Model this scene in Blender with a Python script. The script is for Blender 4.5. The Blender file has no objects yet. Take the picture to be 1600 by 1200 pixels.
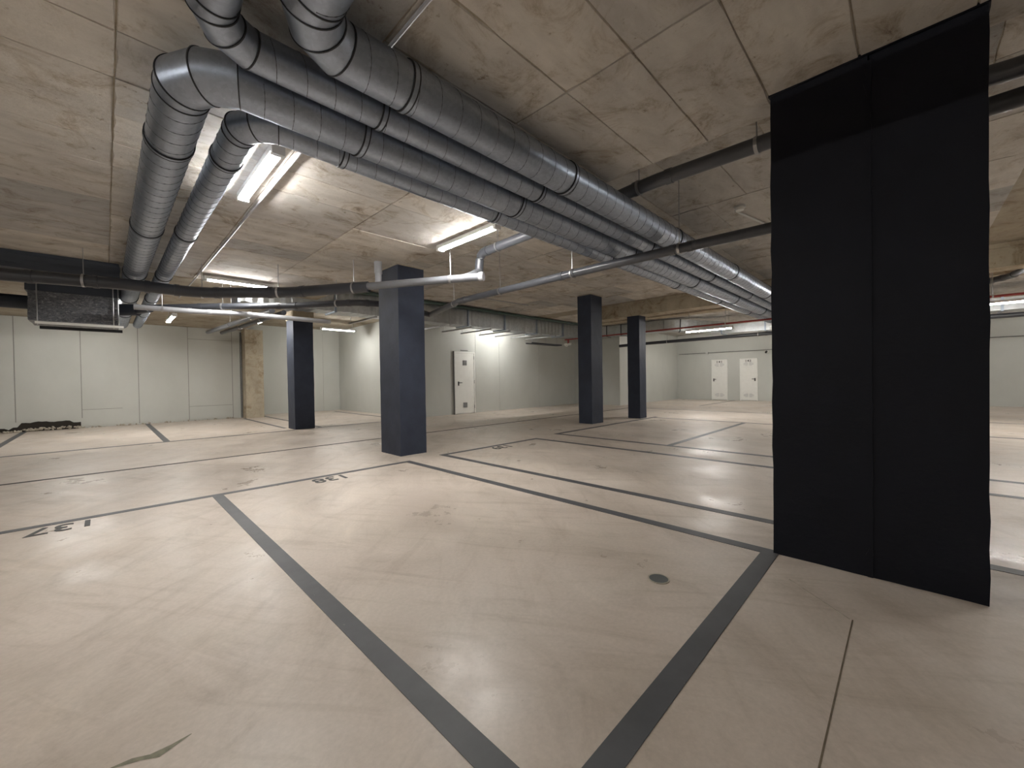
import bpy, bmesh, math, random
from mathutils import Vector, Matrix
random.seed(7)
C = bpy.context.scene.collection
S = 1.25          # metres per unit; all coordinates below are in eye heights (eye height = 1 unit = 1.25 m)
PI = math.pi

# ------------------------------------------------------------------ camera, world, exposure
def cam_axes(yaw, pitch, roll):
    f = Vector((math.cos(yaw)*math.cos(pitch), math.sin(yaw)*math.cos(pitch), -math.sin(pitch)))
    rt = Vector((math.sin(yaw), -math.cos(yaw), 0)); up = rt.cross(f)
    return f, math.cos(roll)*rt+math.sin(roll)*up, -math.sin(roll)*rt+math.cos(roll)*up
cd = bpy.data.cameras.new('camera'); cam = bpy.data.objects.new('camera', cd); C.objects.link(cam)
f_, r_, u_ = cam_axes(0.77918415, 0.01103235, -0.01516217)
cam.matrix_world = Matrix(((r_.x, u_.x, -f_.x, 0), (r_.y, u_.y, -f_.y, 0), (r_.z, u_.z, -f_.z, S), (0, 0, 0, 1)))
cd.sensor_width = 36; cd.lens = 627.57/1600*36; cd.clip_start = .02; cd.clip_end = 200
bpy.context.scene.camera = cam
w = bpy.data.worlds.new('world'); bpy.context.scene.world = w; w.use_nodes = True
w.node_tree.nodes['Background'].inputs[0].default_value = (.02, .02, .022, 1)
w.node_tree.nodes['Background'].inputs[1].default_value = 1
vs = bpy.context.scene.view_settings
vs.view_transform = 'Standard'; vs.look = 'None'; vs.gamma = 1; vs.use_curve_mapping = False
vs.exposure = 2.15
LAMP = 44.0       # radiance of a lit lamp diffuser

# ------------------------------------------------------------------ helpers
def MB(): return bmesh.new()
OFF = {}
def add_obj(o, parent, base):
    C.objects.link(o)
    if parent is not None:
        o.parent = parent; pb = OFF[parent.name]
        o.location = Vector(base)*S - pb*S
    else:
        o.location = Vector(base)*S
    OFF[o.name] = Vector(base)
def obj(name, bm, m, parent=None, base=None, smooth=False, label=None):
    if base is None:
        if parent is not None: base = OFF[parent.name]
        else:
            xs = [v.co for v in bm.verts]
            base = Vector(((min(v.x for v in xs)+max(v.x for v in xs))/2, (min(v.y for v in xs)+max(v.y for v in xs))/2, min(v.z for v in xs)))
    base = Vector(base)
    for v in bm.verts: v.co = (v.co-base)*S
    bmesh.ops.recalc_face_normals(bm, faces=bm.faces)
    me = bpy.data.meshes.new(name); bm.to_mesh(me); bm.free()
    if smooth:
        for p in me.polygons: p.use_smooth = True
        if hasattr(me, 'set_sharp_from_angle'): me.set_sharp_from_angle(angle=math.radians(40))
    for mm in (m if isinstance(m, (list, tuple)) else [m]): me.materials.append(mm)
    o = bpy.data.objects.new(name, me)
    add_obj(o, parent, base)
    if label: o['label'] = label
    return o
def thing(name, label, cat, base, group=None):
    o = bpy.data.objects.new(name, None); o.empty_display_size = .1
    add_obj(o, None, base); o['label'] = label; o['category'] = cat
    if group: o['group'] = group
    return o
def tag(o, label, cat, group=None):
    o['label'] = label; o['category'] = cat
    if group: o['group'] = group
    return o
def struct(o, label=None, cat=None):
    o['kind'] = 'structure'
    if label: o['label'] = label
    o['category'] = cat or 'structure'
    return o
def box(bm, x0, x1, y0, y1, z0, z1, mi=0):
    vs_ = [bm.verts.new((x, y, z)) for z in (z0, z1) for y in (y0, y1) for x in (x0, x1)]
    fs = []
    for a in ((0,1,3,2), (4,6,7,5), (0,4,5,1), (2,3,7,6), (0,2,6,4), (1,5,7,3)):
        f = bm.faces.new([vs_[i] for i in a]); f.material_index = mi; fs.append(f)
    return fs
def frame_of(d):
    d = d.normalized(); a = Vector((0, 0, 1)) if abs(d.z) < .9 else Vector((1, 0, 0))
    u = a.cross(d).normalized(); v = d.cross(u); return u, v
def cyl(bm, p0, p1, r, seg=16, caps=True, r1=None):
    p0, p1 = Vector(p0), Vector(p1); u, v = frame_of(p1-p0); r1 = r if r1 is None else r1
    A = [bm.verts.new(p0+(u*math.cos(t)+v*math.sin(t))*r) for t in [2*PI*i/seg for i in range(seg)]]
    B = [bm.verts.new(p1+(u*math.cos(t)+v*math.sin(t))*r1) for t in [2*PI*i/seg for i in range(seg)]]
    for i in range(seg): bm.faces.new((A[i], A[(i+1) % seg], B[(i+1) % seg], B[i]))
    if caps: bm.faces.new(A[::-1]); bm.faces.new(B)
def ring(bm, p, d, r0, r1, w, seg=24):       # a band around an axis
    p = Vector(p); d = Vector(d).normalized(); u, v = frame_of(d)
    loops = []
    for rr, off in ((r0, -w/2), (r1, -w/2), (r1, w/2), (r0, w/2)):
        loops.append([bm.verts.new(p+d*off+(u*math.cos(t)+v*math.sin(t))*rr) for t in [2*PI*i/seg for i in range(seg)]])
    for k in range(4):
        a, b = loops[k], loops[(k+1) % 4]
        for i in range(seg): bm.faces.new((a[i], a[(i+1) % seg], b[(i+1) % seg], b[i]))
def fillet(pts, rad, n=6):
    pts = [Vector(p) for p in pts]; out = [pts[0]]
    for i in range(1, len(pts)-1):
        a, b, c = pts[i-1], pts[i], pts[i+1]
        d0 = (a-b); d1 = (c-b); l = min(rad, d0.length*.45, d1.length*.45)
        s, e = b+d0.normalized()*l, b+d1.normalized()*l
        for k in range(n+1):
            t = k/n; out.append((1-t)**2*s+2*t*(1-t)*b+t*t*e)
    out.append(pts[-1]); return out
def sweep(bm, pts, r, seg=16, caps=True, section=None):
    """sweep a round (or given u,v) section along pts with mitred joints, up kept to z"""
    pts = [Vector(p) for p in pts]; loops = []
    n = len(pts)
    for i, p in enumerate(pts):
        d = (pts[min(i+1, n-1)]-pts[max(i-1, 0)])
        if 0 < i < n-1: d = (pts[i+1]-p).normalized()+(p-pts[i-1]).normalized()
        d.normalize(); u, v = frame_of(d)
        k = 1.0
        if 0 < i < n-1:
            ca = (pts[i+1]-p).normalized().dot((p-pts[i-1]).normalized()); k = 1/max(.5, math.sqrt(max(0.0, (1+ca)/2)))
        sec = section or [(r*math.cos(2*PI*j/seg), r*math.sin(2*PI*j/seg)) for j in range(seg)]
        loops.append([bm.verts.new(p+u*a*k+v*b) for a, b in sec])
    m = len(loops[0])
    for i in range(n-1):
        for j in range(m): bm.faces.new((loops[i][j], loops[i][(j+1) % m], loops[i+1][(j+1) % m], loops[i+1][j]))
    if caps: bm.faces.new(loops[0][::-1]); bm.faces.new(loops[-1])

# ------------------------------------------------------------------ materials
def nt(name):
    m = bpy.data.materials.new(name); m.use_nodes = True; t = m.node_tree
    return m, t, t.nodes['Principled BSDF']
def N(t, k, **kw):
    n = t.nodes.new(k)
    for a, b in kw.items():
        if a.startswith('i_'):
            key = a[2:].replace('_', ' ')
            n.inputs[int(key) if key.isdigit() else key].default_value = b
        else: setattr(n, a, b)
    return n
def ramp(t, src, stops):
    r = t.nodes.new('ShaderNodeValToRGB'); e = r.color_ramp.elements
    while len(e) < len(stops): e.new(.5)
    for x, (p, c) in zip(e, stops): x.position = p; x.color = (*c, 1) if len(c) == 3 else c
    t.links.new(src, r.inputs[0]); return r
def noise(t, co, scale, detail=5, rough=.6, stretch=None, dist=0):
    if stretch:
        mp = N(t, 'ShaderNodeMapping'); mp.inputs['Scale'].default_value = stretch; t.links.new(co, mp.inputs[0]); co = mp.outputs[0]
    n = N(t, 'ShaderNodeTexNoise', i_Scale=scale, i_Detail=detail, i_Roughness=rough, i_Distortion=dist)
    t.links.new(co, n.inputs['Vector']); return n.outputs['Fac']
def mixc(t, fac, a, b, mode='MIX'):
    m = t.nodes.new('ShaderNodeMix'); m.data_type = 'RGBA'; m.blend_type = mode
    for idx, v in ((0, fac), (6, a), (7, b)):
        if isinstance(v, (int, float)): m.inputs[idx].default_value = v
        elif isinstance(v, tuple): m.inputs[idx].default_value = (*v, 1) if len(v) == 3 else v
        else: t.links.new(v, m.inputs[idx])
    return m.outputs[2]
def bump(t, b, h, strength=.2, dist=.01):
    n = N(t, 'ShaderNodeBump', i_Strength=strength, i_Distance=dist); t.links.new(h, n.inputs['Height']); t.links.new(n.outputs[0], b.inputs['Normal'])
def plain(name, col, rough=.5, metal=0, var=.12, scale=6):
    m, t, b = nt(name); co = N(t, 'ShaderNodeTexCoord').outputs['Object']
    f = noise(t, co, scale)
    r = ramp(t, f, [(.25, tuple(c*(1-var) for c in col)), (.75, tuple(min(1, c*(1+var)) for c in col))])
    t.links.new(r.outputs[0], b.inputs['Base Color']); b.inputs['Roughness'].default_value = rough; b.inputs['Metallic'].default_value = metal
    return m
def concrete_floor():
    m, t, b = nt('polished concrete floor'); co = N(t, 'ShaderNodeNewGeometry').outputs['Position']
    def rot(a):
        mp = N(t, 'ShaderNodeMapping'); mp.inputs['Rotation'].default_value = (0, 0, a); t.links.new(co, mp.inputs[0]); return mp.outputs[0]
    big = noise(t, co, .55, 5, .6)
    c = ramp(t, big, [(.32, (.50, .435, .375)), (.5, (.58, .505, .44)), (.68, (.65, .575, .51))]).outputs[0]
    blot = noise(t, rot(.5), 1.9, 8, .68, (1, .45, 1), .8)          # cloudy trowel patches
    c = mixc(t, 1, c, ramp(t, blot, [(.30, (.80, .785, .76)), (.44, (.95, .945, .94)), (.55, (1, 1, 1)), (.70, (1.10, 1.10, 1.09))]).outputs[0], 'MULTIPLY')
    sc = noise(t, rot(1.0), 2.6, 6, .62, (.35, 1.9, 1), 1.6)         # dark sweeping scuffs
    c = mixc(t, .5, c, ramp(t, sc, [(.28, (.66, .63, .58)), (.42, (.90, .89, .87)), (.50, (1, 1, 1))]).outputs[0], 'MULTIPLY')
    sc2 = noise(t, rot(-.7), 1.9, 6, .62, (.45, 1.8, 1), 1.6)
    c = mixc(t, .38, c, ramp(t, sc2, [(.28, (.66, .63, .58)), (.46, (1, 1, 1)), (.66, (1, 1, 1)), (.74, (1.14, 1.13, 1.12))]).outputs[0], 'MULTIPLY')
    fine = noise(t, co, 45, 4, .65)
    c = mixc(t, .7, c, ramp(t, fine, [(.3, (.9, .9, .89)), (.7, (1.07, 1.07, 1.07))]).outputs[0], 'MULTIPLY')
    for sc_, th in ((2.1, .012), (.9, .006)):
        vo = N(t, 'ShaderNodeTexVoronoi', i_Scale=sc_); t.links.new(co, vo.inputs['Vector'])
        c = mixc(t, .9, c, ramp(t, vo.outputs['Distance'], [(th, (.25, .22, .18)), (th*1.7, (1, 1, 1))]).outputs[0], 'MULTIPLY')
    t.links.new(c, b.inputs['Base Color'])
    ro = noise(t, co, 1.1, 7, .72)
    rr = ramp(t, ro, [(.36, (.27,)*3), (.48, (.38,)*3), (.62, (.54,)*3)])
    t.links.new(rr.outputs[0], b.inputs['Roughness'])
    bump(t, b, noise(t, co, 6, 7, .65), .35, .006)
    b.inputs['Specular IOR Level'].default_value = .42
    return m
def raw_concrete(name, lo, hi, per_object=False, stretch=(1, 1, 1), stain=(.30, .24, .17)):
    m, t, b = nt(name); co = N(t, 'ShaderNodeNewGeometry').outputs['Position']
    a = noise(t, co, 1.3, 7, .65, stretch)
    c = ramp(t, a, [(.3, lo), (.7, hi)]).outputs[0]
    bd = noise(t, co, 2.2, 5, .6, (.9, 2.2, 1), .8)                    # board grain across the bay
    c = mixc(t, .8, c, ramp(t, bd, [(.30, (.84, .83, .82)), (.5, (1, 1, 1)), (.68, (1.07, 1.07, 1.06))]).outputs[0], 'MULTIPLY')
    st = noise(t, co, 2.4, 10, .76, None, .8)
    c = mixc(t, .85, c, ramp(t, st, [(.33, stain), (.38, (.64, .57, .48)), (.48, (.96, .95, .93)), (.52, (1, 1, 1))]).outputs[0], 'MULTIPLY')
    if per_object:
        oi = N(t, 'ShaderNodeObjectInfo')
        g = ramp(t, oi.outputs['Random'], [(0, (.72, .74, .77)), (.09, (.78, .79, .81)), (.14, (.90, .90, .90)), (.6, (1.0, .99, .97)), (1, (1.14, 1.11, 1.06))])
        c = mixc(t, 1.0, c, g.outputs[0], 'MULTIPLY')
    sp = noise(t, co, 13, 6, .75)
    c = mixc(t, .8, c, ramp(t, sp, [(.31, (.45, .38, .29)), (.38, (1, 1, 1))]).outputs[0], 'MULTIPLY')
    t.links.new(c, b.inputs['Base Color']); b.inputs['Roughness'].default_value = .85
    bump(t, b, noise(t, co, 9, 10, .7), .6, .012)
    return m
def painted_wall():
    m, t, b = nt('pale grey wall paint'); co = N(t, 'ShaderNodeNewGeometry').outputs['Position']
    a = noise(t, co, .8, 5, .6, (1, 1, .6))
    c = ramp(t, a, [(.3, (.51, .52, .485)), (.7, (.575, .585, .55))]).outputs[0]
    t.links.new(c, b.inputs['Base Color']); b.inputs['Roughness'].default_value = .6
    bump(t, b, noise(t, co, 30, 4), .1, .003); return m
def galvanised(name='galvanised steel', col=(.37, .42, .50), rough=.37, scale=26, streak=None):
    m, t, b = nt(name); co = N(t, 'ShaderNodeTexCoord').outputs['Object']
    vo = N(t, 'ShaderNodeTexVoronoi', i_Scale=scale*2); t.links.new(co, vo.inputs['Vector'])
    hs = N(t, 'ShaderNodeSeparateColor'); t.links.new(vo.outputs['Color'], hs.inputs[0])
    g = ramp(t, hs.outputs[0], [(0, tuple(c*.92 for c in col)), (1, tuple(min(1, c*1.06) for c in col))]).outputs[0]
    n1 = noise(t, co, 2.5, 5, .6, streak)
    s = ramp(t, n1, [(.3, (.88, .89, .91)), (.7, (1.04, 1.04, 1.04))]).outputs[0]
    t.links.new(mixc(t, 1.0, g, s, 'MULTIPLY'), b.inputs['Base Color'])
    b.inputs['Metallic'].default_value = .92
    rr = ramp(t, n1, [(.3, (rough+.1,)*3), (.7, (rough-.06,)*3)]); t.links.new(rr.outputs[0], b.inputs['Roughness'])
    bump(t, b, noise(t, co, 5, 3), .15, .01)
    return m
def foil():
    m, t, b = nt('crinkled grey foil'); co = N(t, 'ShaderNodeTexCoord').outputs['Object']
    n1 = noise(t, co, 22, 8, .7, (1, 1, 1.8), 1)
    c = ramp(t, n1, [(.35, (.09, .095, .11)), (.55, (.20, .21, .23)), (.72, (.5, .5, .5))]).outputs[0]
    t.links.new(c, b.inputs['Base Color']); b.inputs['Metallic'].default_value = .6; b.inputs['Roughness'].default_value = .4
    bump(t, b, n1, .8, .02); return m
def painted_column(name, col):
    m, t, b = nt(name); co = N(t, 'ShaderNodeTexCoord').outputs['Object']
    a = noise(t, co, 3, 6, .6)
    c = ramp(t, a, [(.3, tuple(x*.85 for x in col)), (.7, tuple(x*1.15 for x in col))]).outputs[0]
    t.links.new(c, b.inputs['Base Color']); b.inputs['Roughness'].default_value = .6; b.inputs['Specular IOR Level'].default_value = .25
    bump(t, b, noise(t, co, 18, 8, .7), .5, .008); return m
def emit(name, col, s):
    m, t, b = nt(name); b.inputs['Base Color'].default_value = (.9, .9, .9, 1)
    b.inputs['Emission Color'].default_value = (*col, 1); b.inputs['Emission Strength'].default_value = s; return m
def tape():
    m, t, b = nt('dark grey line paint'); co = N(t, 'ShaderNodeNewGeometry').outputs['Position']
    a = noise(t, co, 4, 6, .65)
    c = ramp(t, a, [(.3, (.060, .062, .068)), (.7, (.088, .090, .098))]).outputs[0]
    sp = noise(t, co, 34, 3, .6)
    s2 = ramp(t, sp, [(.73, (0, 0, 0)), (.76, (1, 1, 1))]).outputs[0]
    t.links.new(mixc(t, s2, c, (.3, .28, .25)), b.inputs['Base Color']); b.inputs['Roughness'].default_value = .5
    return m
M = dict(
    floor=concrete_floor(), tape=tape(), wall=painted_wall(),
    ceil=raw_concrete('board marked ceiling concrete', (.47, .45, .425), (.63, .605, .57), True, (1, 3, 1)),
    ceilgap=raw_concrete('ceiling joint concrete', (.30, .26, .20), (.44, .39, .31)),
    raw=raw_concrete('raw beam concrete', (.36, .31, .23), (.5, .44, .34)),
    galv=galvanised(), galvbox=galvanised('corrugated duct steel', (.56, .58, .58), .33, 8, (6, 1, .3)),
    seam=plain('duct seam', (.10, .11, .12), .45, .7), collar=plain('duct gasket collar', (.035, .038, .045), .5, .3),
    pvc=plain('grey pvc', (.085, .09, .103), .28), pvcd=plain('dark grey pvc', (.04, .043, .052), .32), pvcm=plain('mid grey pvc', (.16, .165, .18), .28), pvcl=plain('pale grey pvc', (.42, .43, .46), .3),
    white=plain('white enamel', (.84, .84, .80), .4, 0, .04), red=plain('red sprinkler paint', (.28, .03, .025), .4),
    black=plain('black plastic', (.02, .02, .022), .4), steel=plain('zinc steel', (.45, .45, .46), .35, .9),
    col=painted_column('dark blue grey column paint', (.034, .041, .062)), foil=foil(),
    colshade=painted_column('column paint darkened for shade', (.004, .0052, .0105)),  # near-black copy of the column paint, with the big column's shade in it
    wrap=plain('dark blue insulation wrap', (.045, .055, .075), .6), groove=plain('dark joint filler', (.05, .045, .04), .9),
    stain=plain('greenish smear', (.21, .20, .14), .7, 0, .4, 30), jointw=plain('grey joint sealant', (.27, .27, .25), .9), jointf=plain('sandy joint', (.14, .11, .075), .9, 0, .5, 9), grey=plain('louvre grey', (.16, .16, .155), .5), voidshade=plain('dark void shade', (.03, .025, .02), .95), rubble=plain('broken plaster', (.42, .38, .31), .95, 0, .35, 20),
    green=plain('green grey cable tray', (.07, .12, .10), .5), housing=plain('lamp housing', (.6, .6, .58), .4, 0, .03),
    num=plain('stencil paint', (.06, .06, .06), .6), iron=plain('cast drain cover', (.10, .11, .11), .55, .3),
    lamp=emit('lit neutral diffuser', (1, .972, .925), LAMP),
)

# ------------------------------------------------------------------ room shell
CA, CB = 2.56, 2.85       # soffit heights of the near and far slab
X0, X1, Y0, Y1 = -8.0, 18.3, -9.0, 14.7
bm = MB(); box(bm, X0-.3, X1+.3, Y0-.3, Y1+.3, -.15, 0)
floor = struct(obj('floor', bm, M['floor'], base=(0, 0, 0)), 'beige power-floated concrete garage floor with dark grey painted bay lines', 'floor')
def strip(x0, x1, y0, y1, name='bay_line', m='tape', z=.0022, label=None):
    bm = MB(); box(bm, x0, x1, y0, y1, -.0005, z); return obj(name, bm, M[m], floor, base=((x0+x1)/2, (y0+y1)/2, 0), label=label)
W_ = .08
strip(-8, 2.67, 4.40, 4.47)
strip(.65, .73, .60, 4.40); strip(2.59, 2.67, .60, 4.40); strip(-7.9, 2.67, .52, .60)
strip(-1.27, -1.19, .60, 4.40); strip(-3.19, -3.11, .60, 4.40)
strip(3.14, 5.12, 4.43, 4.50); strip(3.14, 3.22, -4, 4.43); strip(5.04, 5.12, -4, 4.43)
strip(5.72, 9.82, 4.52, 4.60); strip(5.72, 5.80, -4, 4.52); strip(5.80, 9.56, 2.46, 2.54); strip(9.56, 9.64, -4, 4.52)
strip(-8, 2.80, 9.22, 9.30); strip(3.26, 5.4, 9.30, 9.37); strip(.70, .79, 9.30, 13.95); strip(-1.33, -1.24, 9.30, 13.95)
strip(2.74, 2.81, 9.8, 13.5); strip(3.34, 3.41, 9.37, 14.0); strip(5.46, 5.54, 9.37, 14.0)
strip(14.3, 18.2, 5.07, 5.13); strip(12.3, 12.36, -3, 6.2)
strip(-8, 13.1, 6.58, 6.645, 'drain_channel', 'groove', .001, 'thin dark slot drain running along the aisle')
strip(-8, 2.12, .163, .1675, 'expansion_joint', 'jointf', .001, 'saw-cut joint in the foreground floor')
bm = MB(); rs = random.Random(4)   # greenish smear in the left foreground bay
SP = [(-.01, 1.485), (.04, 1.468), (.075, 1.447), (.115, 1.453), (.155, 1.463)]
up = []; dn = []
for i, (x, y) in enumerate(SP):
    w2 = (.004, .016, .017, .008, .002)[i]; up.append(bm.verts.new((x-w2*.5, y+w2, .0007))); dn.append(bm.verts.new((x+w2*.5, y-w2*rs.uniform(.5, 1), .0007)))
for i in range(4): bm.faces.new((dn[i], dn[i+1], up[i+1], up[i]))
obj('floor_stain', bm, M['stain'], floor, label='greenish dark smear')
bm = MB()   # pale scratch on the floor beside the large column
a, b_ = Vector((2.34, .42, 0)), Vector((2.12, .175, 0)); n_ = Vector((b_-a).yxz); n_ = Vector((-(b_-a).y, (b_-a).x, 0)).normalized()*.003
q = [a+n_, a-n_, b_-n_, b_+n_]; lo = [bm.verts.new(p+Vector((0, 0, -.0004))) for p in q]; hi = [bm.verts.new(p+Vector((0, 0, .0008))) for p in q]
bm.faces.new(hi); bm.faces.new(lo[::-1])
for i in range(4): bm.faces.new((lo[i], lo[(i+1) % 4], hi[(i+1) % 4], hi[i]))
obj('floor_scratch', bm, M['rubble'], floor)
def text_mesh(s, size, depth=.0012, off=.012, sx=1.0):
    cu = bpy.data.curves.new('digits', 'FONT'); cu.body = s; cu.size = 1; cu.align_x = 'CENTER'; cu.align_y = 'CENTER'; cu.extrude = .01; cu.offset = off
    o = bpy.data.objects.new('digits', cu); C.objects.link(o); bpy.context.view_layer.update()
    me = bpy.data.meshes.new_from_object(o.evaluated_get(bpy.context.evaluated_depsgraph_get()))
    bpy.data.objects.remove(o)
    xs = [v.co.x for v in me.vertices]; ys = [v.co.y for v in me.vertices]; w_, h_ = max(xs)-min(xs), max(ys)-min(ys); cx, cy = (max(xs)+min(xs))/2, (max(ys)+min(ys))/2
    for v in me.vertices: v.co = Vector(((v.co.x-cx)/w_*size[0]*S, (v.co.y-cy)/h_*size[1]*S, v.co.z/.01*depth*S))
    return me
for s, x, y in (('137', -.25, 4.265), ('138', 1.61, 4.265), ('139', 4.10, 4.30)):
    me = text_mesh(s, (.31, .19)); me.materials.append(M['num'])
    o = bpy.data.objects.new('bay_number', me); add_obj(o, floor, (x, y, .0014)); o.rotation_euler = (0, 0, PI); o['label'] = 'painted number %s, upside down to the viewer' % s

# ceiling: two slab levels, with the downstand edge between them
bm = MB(); box(bm, X0-.3, 2.85, Y0-.3, Y1+.3, CA+.006, CB+.3); box(bm, 2.85, X1+.3, Y0-.3, Y1+.3, CB+.006, CB+.3)
ceil = struct(obj('ceiling', bm, M['ceilgap'], base=(0, 0, CA)), 'bare concrete ceiling in two levels with formwork panel marks', 'ceiling')
prng = random.Random(21)
def panel_mesh(wx, wy, th=.010):           # formwork imprint with slightly ragged edges
    bm = MB(); per = []
    def side(p, q, n):
        for k in range(n):
            t_ = k/n; per.append((p[0]+(q[0]-p[0])*t_, p[1]+(q[1]-p[1])*t_))
    side((0, 0), (wx, 0), 7); side((wx, 0), (wx, wy), 4); side((wx, wy), (0, wy), 7); side((0, wy), (0, 0), 4)
    A = []; B = []; cx, cy = wx/2, wy/2
    for x, y in per:
        j = prng.uniform(0, .006) if prng.random() < .8 else prng.uniform(.004, .012)
        dx = j if x < 1e-6 else (-j if x > wx-1e-6 else 0); dy = j if y < 1e-6 else (-j if y > wy-1e-6 else 0)
        A.append(bm.verts.new((x, y, 0))); B.append(bm.verts.new((x+dx, y+dy, -th)))
    n = len(per)
    for i in range(n): bm.faces.new((A[i], B[i], B[(i+1) % n], A[(i+1) % n]))
    bm.faces.new(B[::-1])
    for v in bm.verts: v.co *= S
    bmesh.ops.recalc_face_normals(bm, faces=bm.faces)
    me = bpy.data.meshes.new('formwork_panel'); bm.to_mesh(me); bm.free(); me.materials.append(M['ceil']); return me
PX, PY, G = .867, .384, .004
pms = [panel_mesh(PX-G, PY-G) for _ in range(5)]; pmhs = [panel_mesh(PX-G, PY*2-G) for _ in range(4)]; pmf = panel_mesh(PX*2-G, PY*3-G)
pws = [panel_mesh(1.04, PY-G) for _ in range(4)]; pwhs = [panel_mesh(1.04, PY*2-G) for _ in range(3)]
def place_panel(me, x, y, z):
    o = bpy.data.objects.new('formwork_panel', me); add_obj(o, ceil, (x, y, z+random.uniform(0, .0045)))
rnd = random.Random(3)
for i in range(-3, 3):
    x = .93+PX*(i-1)+(.0 if i else 0)
    if x+PX > 2.84: continue
    last = x > 1.7
    j = -3
    while j < 18:
        y = .555+PY*j
        if y > .02-PY and y < .17 : pass
        if rnd.random() < .35 and j < 17 and not (last and j < 4): place_panel(rnd.choice(pwhs if last else pmhs), x, y, CA+.0062); j += 2
        else: place_panel(rnd.choice(pws if last else pms), x, y, CA+.0062); j += 1
for i in range(7):
    x = 2.88+PX*i
    j = -3
    while j < 20:
        y = .4+PY*j
        if rnd.random() < .4 and j < 19: place_panel(rnd.choice(pmhs), x, y, CB+.0062); j += 2
        else: place_panel(rnd.choice(pms), x, y, CB+.0062); j += 1
for i in range(5):
    for j in range(-2, 8):
        x, y = 9.55+PX*2*i, -1.0+PY*3*j
        if x < 18 and y < 8.2: place_panel(pmf, x, y, CB+.0062)
# downstand beams
for k, (x0, x1, y0, y1, z0) in enumerate(((9.12, 9.52, -8.9, 6.0, 2.52), (11.1, 11.5, -8.9, 7.2, 2.72))):
    bm = MB(); box(bm, x0, x1, y0, y1, z0, CB+.004); box(bm, x0-.05, x1+.05, y0, y1, CB-.06, CB+.003)
    obj('ceiling_beam', bm, M['raw'], ceil)

T = .15
def wall(name, x0, x1, y0, y1, label, z1=CB+.1, m='wall'):
    bm = MB(); box(bm, x0, x1, y0, y1, -.1, z1); return struct(obj(name, bm, M[m]), label, 'wall')
WL = wall('wall_left', X0, 3.15+T, 14.0, 14.0+T, 'long pale grey panelled wall at the left, broken along its foot')
WA = wall('wall_alcove', 3.0, 5.98+T, 14.7, 14.7+T, 'pale grey rear wall of the alcove behind the far left column')
wall('wall_reveal', 3.15, 3.15+T, 14.0+T, 14.7, 'short return wall behind the bare concrete pilaster')
wall('wall_return', 5.98, 5.98+T, 9.5+T, 14.7, 'grey return wall left of the single service door')
WB = wall('wall_back', 5.98, 13.2+T, 9.5, 9.5+T, 'long pale grey wall holding the single service door')
wall('wall_jog', 13.2, 13.2+T, 7.5+T, 9.5, 'shaded short wall behind the two thin middle columns')
wall('wall_corner', 13.2, 18.3+T, 7.5, 7.5+T, 'pale wall running to the corner left of the two numbered doors')
WR = wall('wall_right', 18.3, 18.3+T, Y0, 7.5, 'far pale grey wall with the two numbered storage doors')
wall('wall_near', X0, 18.3, Y0-T, Y0, 'wall behind the viewer on the right hand side')
wall('wall_rear', X0-T, X0, Y0, Y1, 'wall behind the viewer on the left hand side')
# plaster boards of the left wall: each its own panel, joints left open
def board(x0, x1, z0, z1, y=14.0, parent=WL, t=.012):
    bm = MB(); box(bm, x0+.007, x1-.007, y-t, y+.001, z0, z1); obj('wall_panel', bm, M['wall'], parent, base=((x0+x1)/2, y, z0))
for k in range(-7, 2):
    x0 = -.4+k
    if k in (2,): continue
    if k in (-1, -2): board(x0, x0+1, .24, 2.56)
    elif k == 0: board(x0, x0+1, .44, 2.56); board(x0, x0+1, .04, .432)
    else: board(x0, x0+1, .04, 2.56)
board(1.6, 2.6, .40, 2.24); board(1.6, 2.6, .04, .392); board(1.6, 2.6, 2.248, 2.56); board(2.6, 2.82, .0, 2.56)
for x0, x1 in ((3.4, 4.4), (4.4, 5.4), (5.4, 5.97)): board(x0, x1, 0, 2.7, 14.7, WA)
for x0, x1 in ((8.02, 9.03), (9.03, 11.0), (11.0, 13.19)): board(x0, x1, .0, 2.84, 9.5, WB, .006)
for x, z0, z1 in ((-3.4, .03, 2.56), (-2.4, .2, 2.56), (-1.4, .22, 2.56), (-.4, .24, 2.56), (.6, .03, 2.56), (1.6, .03, 2.56), (2.6, .03, 2.56)):
    bm = MB(); box(bm, x-.0068, x+.0068, 13.9915, 14.0005, z0, z1); obj('panel_joint', bm, M['jointw'], WL)
for x0, x1, z in ((-.4, .3, .436), (1.6, 2.6, .396), (1.6, 2.6, 2.244)):
    bm = MB(); box(bm, x0+.007, x1-.007, 13.986, 14.0005, z-.005, z+.005); obj('panel_joint', bm, M['jointw'], WL)
# broken foot of the left wall: a raised ragged sheet, void shade painted dark, with rubble
rnd = random.Random(11)
bm = MB(); xs = [-2.4+.06*i for i in range(34)]; top = []; bot = []
for x in xs:
    if x > -1.37: t_ = .195+rnd.uniform(-.008, .012)-(.05 if x > -.55 else 0)+(.02 if -1.2 < x < -.9 else 0)
    else: t_ = .06+.05*rnd.random()
    top.append(t_); bot.append(.004)
fr = [bm.verts.new((x, 13.984, t)) for x, t in zip(xs, top)]; fb = [bm.verts.new((x, 13.984, b)) for x, b in zip(xs, bot)]
bk = [bm.verts.new((x, 14.001, t)) for x, t in zip(xs, top)]; bb = [bm.verts.new((x, 14.001, b)) for x, b in zip(xs, bot)]
for i in range(len(xs)-1):
    bm.faces.new((fb[i], fb[i+1], fr[i+1], fr[i])); bm.faces.new((fr[i], fr[i+1], bk[i+1], bk[i])); bm.faces.new((bb[i], bk[i], bk[i+1], bb[i+1]))
obj('broken_void', bm, M['voidshade'], WL, label='dark sheet painted as the shade inside the broken wall foot')
bm = MB()
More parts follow.
